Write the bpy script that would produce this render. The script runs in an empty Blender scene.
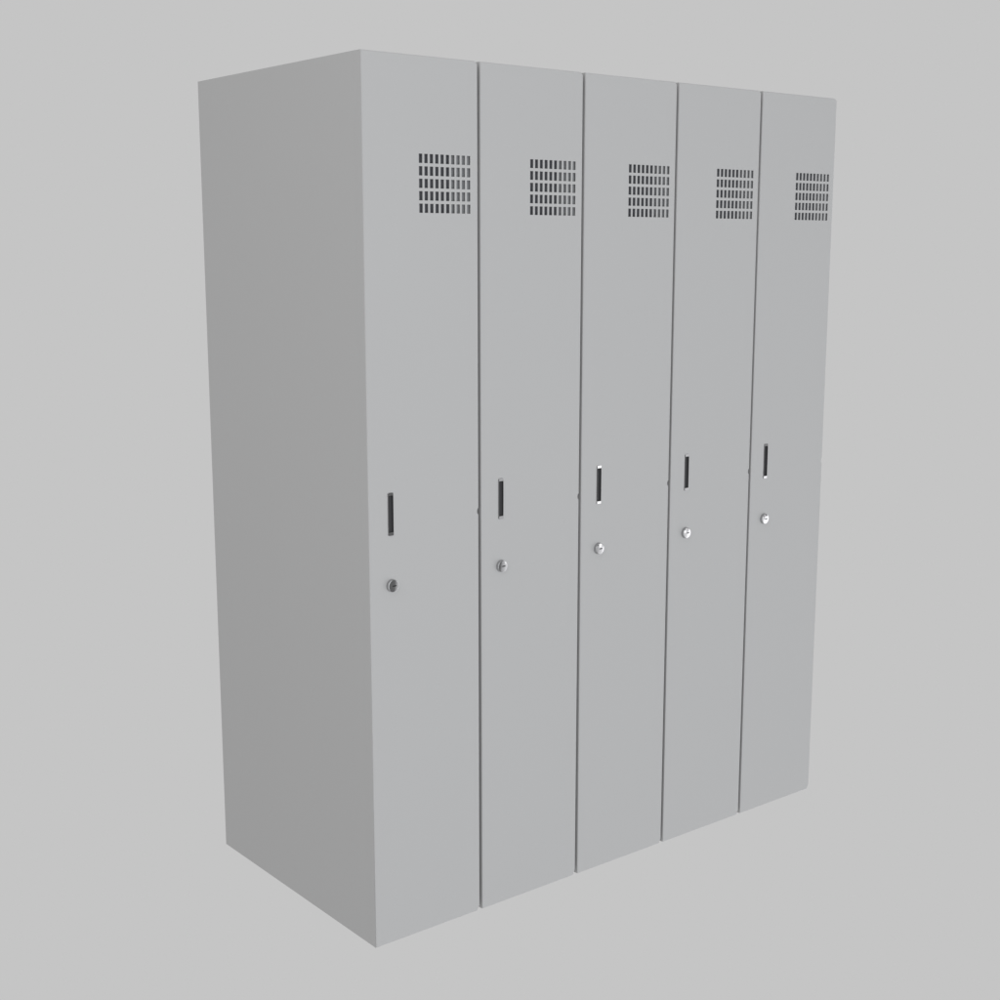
import bpy, bmesh, math
from mathutils import Vector

scene = bpy.context.scene
C = bpy.data.collections.new("lockers"); scene.collection.children.link(C)

# ------------------------------------------------------------------ sizes (metres)
H = 1.80            # height
PITCH = 0.28121     # door to door
DW = 0.2738         # door width
N = 5
W = PITCH * (N - 1) + DW
DEPTH = 0.6597      # front of door to back
DT = 0.020          # door thickness

# ------------------------------------------------------------------ materials
def mat(name, base, rough, metal=0.0, spec=0.5, noise=0.0, nscale=40, bump=0.0):
    m = bpy.data.materials.new(name); m.use_nodes = True
    nt = m.node_tree; b = nt.nodes["Principled BSDF"]
    b.inputs["Roughness"].default_value = rough
    b.inputs["Metallic"].default_value = metal
    b.inputs["Specular IOR Level"].default_value = spec
    tc = nt.nodes.new("ShaderNodeTexCoord")
    nz = nt.nodes.new("ShaderNodeTexNoise"); nz.inputs["Scale"].default_value = nscale
    nz.inputs["Detail"].default_value = 4
    nt.links.new(tc.outputs["Object"], nz.inputs["Vector"])
    mx = nt.nodes.new("ShaderNodeMix"); mx.data_type = 'RGBA'
    mx.inputs[6].default_value = [c * (1 - noise) for c in base] + [1]
    mx.inputs[7].default_value = [min(1, c * (1 + noise)) for c in base] + [1]
    nt.links.new(nz.outputs["Fac"], mx.inputs[0])
    nt.links.new(mx.outputs[2], b.inputs["Base Color"])
    if bump:
        bp = nt.nodes.new("ShaderNodeBump"); bp.inputs["Strength"].default_value = bump
        bp.inputs["Distance"].default_value = 0.0005
        n2 = nt.nodes.new("ShaderNodeTexNoise"); n2.inputs["Scale"].default_value = 900
        nt.links.new(tc.outputs["Object"], n2.inputs["Vector"])
        nt.links.new(n2.outputs["Fac"], bp.inputs["Height"])
        nt.links.new(bp.outputs["Normal"], b.inputs["Normal"])
    return m

PAINT = mat("light_grey_powder_coat", (0.60, 0.60, 0.60), 0.62, spec=0.15, noise=0.005, nscale=6)
INNER = mat("inner_grey_sheet", (0.31, 0.315, 0.325), 0.6, spec=0.1, noise=0.01)
DARKV = mat("vent_shade_grey", (0.165, 0.17, 0.185), 0.7, spec=0.1, noise=0.02)  # shade of the locker interior put into the colour
CHROME = mat("chromed_metal", (0.50, 0.50, 0.505), 0.08, metal=1.0, noise=0.01)
BLACK = mat("black_plastic", (0.072, 0.072, 0.075), 0.8, spec=0.06, noise=0.05)

# ------------------------------------------------------------------ helpers
def link(name, bm, mats, parent=None, smooth=False):
    bmesh.ops.recalc_face_normals(bm, faces=bm.faces[:])
    # the faces turned to the room must look outwards
    fy = min(bm.faces, key=lambda f: f.calc_center_median().y if abs(f.normal.y) > 0.9 else 9)
    if fy.normal.y > 0: bmesh.ops.reverse_faces(bm, faces=bm.faces[:])
    me = bpy.data.meshes.new(name); bm.to_mesh(me); bm.free()
    for m in (mats if isinstance(mats, (list, tuple)) else [mats]): me.materials.append(m)
    if smooth:
        for p in me.polygons: p.use_smooth = True
    o = bpy.data.objects.new(name, me); C.objects.link(o)
    if parent: o.parent = parent
    return o

def box(bm, x0, x1, y0, y1, z0, z1, bevel=0.0):
    r = bmesh.ops.create_cube(bm, size=1)
    for v in r['verts']:
        v.co = Vector((x0 if v.co.x < 0 else x1, y0 if v.co.y < 0 else y1, z0 if v.co.z < 0 else z1))
    if bevel:
        es = list({e for v in r['verts'] for e in v.link_edges})
        bmesh.ops.bevel(bm, geom=es, offset=bevel, segments=2, profile=0.5, affect='EDGES')

def ring(bm, pts, y):
    return [bm.verts.new((p[0], y, p[1])) for p in pts]

def bridge(bm, a, b, mi=0, smooth=False):
    n = len(a); fs = []
    for i in range(n):
        f = bm.faces.new((a[i], a[(i + 1) % n], b[(i + 1) % n], b[i])); f.material_index = mi; f.smooth = smooth; fs.append(f)
    return fs

def offset_poly(pts, d):
    """inset a closed ccw polygon (x,z) by d"""
    out = []; n = len(pts)
    for i in range(n):
        p0, p1, p2 = Vector(pts[i - 1]), Vector(pts[i]), Vector(pts[(i + 1) % n])
        e1 = (p1 - p0).normalized(); e2 = (p2 - p1).normalized()
        n1 = Vector((-e1.y, e1.x)); n2 = Vector((-e2.y, e2.x))
        b = (n1 + n2); b = b / max(0.2, b.dot(n1))
        out.append(tuple(p1 + b * d))
    return out

# ------------------------------------------------------------------ door outline (ccw, x-z)
def arc(cx, cz, r, a0, a1, k):
    return [(cx + r * math.cos(math.radians(a0 + (a1 - a0) * i / k)), cz + r * math.sin(math.radians(a0 + (a1 - a0) * i / k))) for i in range(k + 1)]

CUTX, CUTZ = 0.0065, 0.0115
NZ, NX, NR = 0.8950, 0.0032, 0.0065     # small rounded notch half way up the hinge edge
outline = [(0.0, 0.0), (DW - CUTX, 0.0), (DW, CUTZ)]
outline += [(DW - NX * math.sin(math.pi * i / 8), NZ - NR * math.cos(math.pi * i / 8)) for i in range(9)]
outline += [(DW, H - 0.006), (DW - 0.006, H), (0.0, H)]

# vents: 5 rows x 10 columns of upright slots
VX0, VX1, VZ0, VZ1 = 0.1300, 0.2553, 1.5044, 1.6168
NC, NR_ = 10, 5
hw, hh = 0.0084, 0.0176
vents = []
for r in range(NR_):
    for c in range(NC):
        x = VX0 + (VX1 - VX0 - hw) * c / (NC - 1)
        z = VZ0 + (VZ1 - VZ0 - hh) * r / (NR_ - 1)
        vents.append((x, z, x + hw, z + hh))
# handle opening
HX0, HX1, HZ0, HZ1 = 0.0454, 0.0586, 0.8710, 0.9590

def make_door(parent):
    bm = bmesh.new()
    b = 0.0012
    prof = [(b, 0.0), (b * 0.62, b * 0.08), (b * 0.29, b * 0.29), (b * 0.08, b * 0.62), (0.0, b)]
    loops = [ring(bm, offset_poly(outline, d), y) for d, y in prof]
    for (d_, y_), lp in zip(prof, loops):           # a wider eased lip along the top edge
        for v in lp:
            if v.co.z > H - 0.0022: v.co.z = H - 2.4 * d_; v.co.y *= 2.4
            if v.co.x < 0.0020: v.co.x = 1.9 * d_
    for i in range(len(loops) - 1): bridge(bm, loops[i], loops[i + 1], 0, True)
    back = ring(bm, outline, DT)
    bridge(bm, loops[-1], back, 0)
    bm.faces.new(back)
    # front sheet with real openings
    front = loops[0]
    edges = [bm.edges.get((front[i], front[(i + 1) % len(front)])) for i in range(len(front))]
    hole_loops = []
    for (x0, z0, x1, z1) in vents + [(HX0 + .0005, HZ0 + .001, HX1 - .0002, HZ1 - .001)]:
        vs = ring(bm, [(x0, z0), (x1, z0), (x1, z1), (x0, z1)], 0.0)
        for i in range(4): edges.append(bm.edges.new((vs[i], vs[(i + 1) % 4])))
        hole_loops.append(vs)
    bmesh.ops.triangle_fill(bm, use_beauty=True, use_dissolve=False, edges=edges, normal=(0, -1, 0))
    # drop any triangles that filled an opening
    kill = []
    for f in bm.faces:
        if len(f.verts) == 3 and all(abs(v.co.y) < 1e-7 for v in f.verts):
            c = f.calc_center_median()
            for vs in hole_loops:
                if vs[0].co.x < c.x < vs[1].co.x and vs[0].co.z < c.z < vs[2].co.z: kill.append(f); break
    bmesh.ops.delete(bm, geom=kill, context='FACES_ONLY')
    for vs in hole_loops:
        inner = [bm.verts.new((v.co.x, 0.0014, v.co.z)) for v in vs]
        bridge(bm, vs, inner, 0)
    d = link("door", bm, PAINT, parent)

    # added dark sheet for the shaded interior behind the vent slots, a lighter stiffener behind the hinge side ones
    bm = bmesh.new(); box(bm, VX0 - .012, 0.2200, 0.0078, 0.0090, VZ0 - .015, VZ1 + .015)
    link("vent_shade_sheet", bm, DARKV, d)
    bm = bmesh.new(); box(bm, 0.2115, 0.2732, 0.0064, 0.0076, VZ0 - .10, VZ1 + .10)
    for v in bm.verts:                      # shape tilted forward at the hinge edge so the last slots look lighter
        if v.co.x > 0.25: v.co.y -= 0.0034
    link("stiffener", bm, INNER, d)

    # handle: chromed bezel round a black finger recess
    bm = bmesh.new()
    def rr(x0, x1, z0, z1, r, k=5):
        p = []
        for cx, cz, a in ((x0 + r, z0 + r, 180), (x1 - r, z0 + r, 270), (x1 - r, z1 - r, 0), (x0 + r, z1 - r, 90)):
            p += arc(cx, cz, r, a, a + 90, k)
        return p
    L = []
    exl, exr, ez = 0.0013, 0.0004, 0.0068
    for tx, t, y, r in ((0.0, 0.0, 0.0006, .0022), (0.06, 0.03, -0.0004, .0022), (0.55, 0.06, -0.0012, .0020), (0.97, 0.10, -0.0017, .0014), (0.985, 0.5, -0.0017, .0012),
                    (1.0, 0.93, -0.0017, .0010), (1.0, 0.97, -0.0014, .001), (1.0, 1.0, -0.0011, .001)):
        L.append(ring(bm, rr(HX0 + exl * tx, HX1 - exr * tx, HZ0 + ez * t, HZ1 - ez * t, r), y))
    for i in range(len(L) - 1): bridge(bm, L[i], L[i + 1], 0, False)
    link("handle", bm, CHROME, d)
    bm = bmesh.new()
    a = ring(bm, rr(HX0 + exl, HX1 - exr, HZ0 + ez, HZ1 - ez, .001), -0.00115)
    c = ring(bm, rr(HX0 + exl + .0003, HX1 - exr - .0003, HZ0 + ez + .0005, HZ1 - ez - .0005, .001), 0.0022)
    bridge(bm, a, c, 0); bm.faces.new(c)
    link("handle_recess", bm, BLACK, d)

    # lock: domed chromed cylinder with a level key slot
    bm = bmesh.new()
    CX, CZ, R = 0.0529, 0.7692, 0.0134
    K = 48; sx = 0.0020
    def slot(hl, hr, ox):
        p = []
        for i in range(K):
            a = 2 * math.pi * i / K; ca, sa = math.cos(a), math.sin(a)
            # stadium along x seen from its centre
            x = math.copysign(abs(ca) ** 0.45, ca) * hl; z = math.copysign(abs(sa) ** 0.8, sa) * hr
            p.append((CX + ox + x, CZ + z))
        return p
    def circ(r): return [(CX + r * math.cos(2 * math.pi * i / K), CZ + r * math.sin(2 * math.pi * i / K)) for i in range(K)]
    def lerp(a, b, t): return [(p[0] * (1 - t) + q[0] * t, p[1] * (1 - t) + q[1] * t) for p, q in zip(a, b)]
    s = slot(0.0050, 0.0012, sx); cr = circ(0.0088)
    dome = lambda r: -0.0070 + 0.00036 * (r / R) ** 2
    bot = ring(bm, lerp(s, cr, 0.0), -0.0050); f = bm.faces.new(bot); f.material_index = 1
    prev = bot
    for j in range(7):
        t = j / 6
        pts = lerp(s, cr, t)
        vs = [bm.verts.new((p[0], dome(math.hypot(p[0] - CX, p[1] - CZ)), p[1])) for p in pts]
        bridge(bm, prev, vs, 1 if j == 0 else 0, j > 0); prev = vs
        if j == 0: prev = ring(bm, [(v.co.x, v.co.z) for v in vs], 0); [setattr(p_.co, 'y', v.co.y) for p_, v in zip(prev, vs)]
    for r, y in ((0.0104, None), (0.0114, None), (0.0119, None), (0.01235, -0.0066), (0.0126, -0.0062), (0.0127, -0.0054), (0.0130, -0.0008), (R, 0.0002)):
        vs = ring(bm, circ(r), dome(r) if y is None else y); bridge(bm, prev, vs, 0, True); prev = vs
    # small index mark, upper left of the slot
    mx, mz = CX - 0.0058, CZ + 0.0082
    top = ring(bm, [(mx + .0016 * math.cos(a), mz + .0011 * math.sin(a)) for a in [2 * math.pi * i / 12 for i in range(12)]], dome(.0100) - 0.00015)
    low = ring(bm, [(v.co.x, v.co.z) for v in top], dome(.0100) + 0.0006)
    f = bm.faces.new(top); f.material_index = 1; bridge(bm, top, low, 1)
    link("lock", bm, [CHROME, BLACK], d)
    return d

# ------------------------------------------------------------------ the locker cabinet
root = bpy.data.objects.new("locker_cabinet", None); C.objects.link(root)
root.empty_display_size = 0.2
root["label"] = "tall light grey metal locker cabinet with five narrow doors standing side by side"
root["category"] = "locker"

door = make_door(root)
for k in range(1, N):
    d = door.copy(); C.objects.link(d); d.parent = root; d.location = (PITCH * k, 0, 0)
    for ch in list(door.children):
        c = ch.copy(); C.objects.link(c); c.parent = d

Y0 = DT + 0.0001; T = 0.0012
def part(name, *a, m=PAINT, bevel=0.0):
    bm = bmesh.new(); box(bm, *a, bevel); return link(name, bm, m, root)
part("side_panel", 0, T, Y0, DEPTH, 0, H)
part("side_panel", W - T, W, Y0, DEPTH, 0, H)
part("top_panel", T, W - T, Y0, DEPTH, H - T, H)
part("base_panel", T, W - T, Y0, DEPTH, 0, T)
part("back_panel", T, W - T, DEPTH - T, DEPTH, T, H - T)
for k in range(1, N):
    xc = PITCH * k - (PITCH - DW) / 2
    part("partition", xc - .012, xc + .012, Y0, DEPTH - T, T, H - T)

# ------------------------------------------------------------------ studio surroundings (light from all round)
wd = bpy.data.worlds.new("World"); scene.world = wd; wd.use_nodes = True
nt = wd.node_tree; nt.nodes.clear()
out = nt.nodes.new("ShaderNodeOutputWorld"); bg = nt.nodes.new("ShaderNodeBackground")
nt.links.new(bg.outputs[0], out.inputs[0])
tc = nt.nodes.new("ShaderNodeTexCoord"); sp = nt.nodes.new("ShaderNodeSeparateXYZ")
nt.links.new(tc.outputs["Generated"], sp.inputs[0])
def M(op, a, b=None):
    n = nt.nodes.new("ShaderNodeMath"); n.operation = op
    for i, v in enumerate((a, b)):
        if v is None: continue
        if isinstance(v, (int, float)): n.inputs[i].default_value = v
        else: nt.links.new(v, n.inputs[i])
    return n.outputs[0]
negy = M('MULTIPLY', sp.outputs[1], -1.0)
az = M('MULTIPLY', M('ARCTAN2', sp.outputs[0], negy), 180 / math.pi)   # 0 = out in front of the doors, + = to their right
el = M('MULTIPLY', M('ARCSINE', sp.outputs[2]), 180 / math.pi)
def step(v, a, b):
    n = nt.nodes.new("ShaderNodeMapRange"); n.interpolation_type = 'SMOOTHSTEP'
    nt.links.new(v, n.inputs[0]); n.inputs[1].default_value = a; n.inputs[2].default_value = b
    return n.outputs[0]
def window(a0, a1, e0, e1, sa=2.0, se=3.0):
    w = M('MULTIPLY', step(az, a0 - sa, a0 + sa), M('SUBTRACT', 1.0, step(az, a1 - sa, a1 + sa)))
    return M('MULTIPLY', w, M('MULTIPLY', step(el, e0 - se, e0 + se), M('SUBTRACT', 1.0, step(el, e1 - se, e1 + se))))
def mixc(col_a, col_b, fac):
    n = nt.nodes.new("ShaderNodeMix"); n.data_type = 'RGBA'; nt.links.new(fac, n.inputs[0])
    if isinstance(col_a, tuple): n.inputs[6].default_value = (*col_a, 1)
    else: nt.links.new(col_a, n.inputs[6])
    n.inputs[7].default_value = (*col_b, 1)
    return n.outputs[2]
BG = (0.558, 0.558, 0.558)
c = mixc(BG, (0.21, 0.21, 0.212), window(-70, 64, -75, 55, 6, 6))          # dim room in front of the doors
for a0, v in ((36.8, 0.74), (41.2, 1.15), (46.6, 2.1)):                    # broad softbox to the right, brighter outwards
    c = mixc(c, (v, v, v * 1.02), window(a0, 68, -40, 4, 1.6, 4))
c = mixc(c, (2.3, 2.3, 2.3), window(41.2, 44.6, -11.1, 2, 0.6, 0.4))      # added patches for the handle ends to reflect: bright, mid and dark
c = mixc(c, (0.92, 0.92, 0.94), window(44.8, 48.1, -10.9, 2, 0.5, 0.4))
c = mixc(c, (0.22, 0.22, 0.22), window(48.2, 53, -8.7, 2, 0.5, 0.3))
nt.links.new(c, bg.inputs[0]); bg.inputs[1].default_value = 1.0

def area(name, loc, target, size, power, col):
    l = bpy.data.lights.new(name, 'AREA'); l.shape = 'RECTANGLE'; l.size, l.size_y = size; l.energy = power; l.color = col
    o = bpy.data.objects.new(name, l); C.objects.link(o); o.location = loc
    o.rotation_euler = (Vector(target) - Vector(loc)).to_track_quat('-Z', 'Y').to_euler()
area("key_softbox", (0.8, -8.8, 0.5), (0.7, 0, 0.9), (6.6, 7.5), 338, (0.955, 0.98, 1.0))
area("side_softbox", (-2.6, -1.6, 3.1), (0, 0.2, 1.3), (3.5, 3), 27, (1.0, 1.0, 1.0))

# ------------------------------------------------------------------ camera
cam = bpy.data.cameras.new("camera"); co = bpy.data.objects.new("camera", cam); C.objects.link(co)
cam.sensor_width = 36; cam.lens = 36 * 1.38985; cam.clip_start = 0.05; cam.clip_end = 200
co.location = (-1.47558, -2.2588, 1.43686)
yaw, pitch = 0.67472, -0.17941
fwd = Vector((math.sin(yaw) * math.cos(pitch), math.cos(yaw) * math.cos(pitch), math.sin(pitch)))
co.rotation_euler = fwd.to_track_quat('-Z', 'Y').to_euler()
scene.camera = co

scene.render.engine = 'CYCLES'
scene.render.resolution_x = scene.render.resolution_y = 1024
vs = scene.view_settings; vs.view_transform = 'Standard'; vs.look = 'None'; vs.exposure = 0; vs.gamma = 1; vs.use_curve_mapping = False
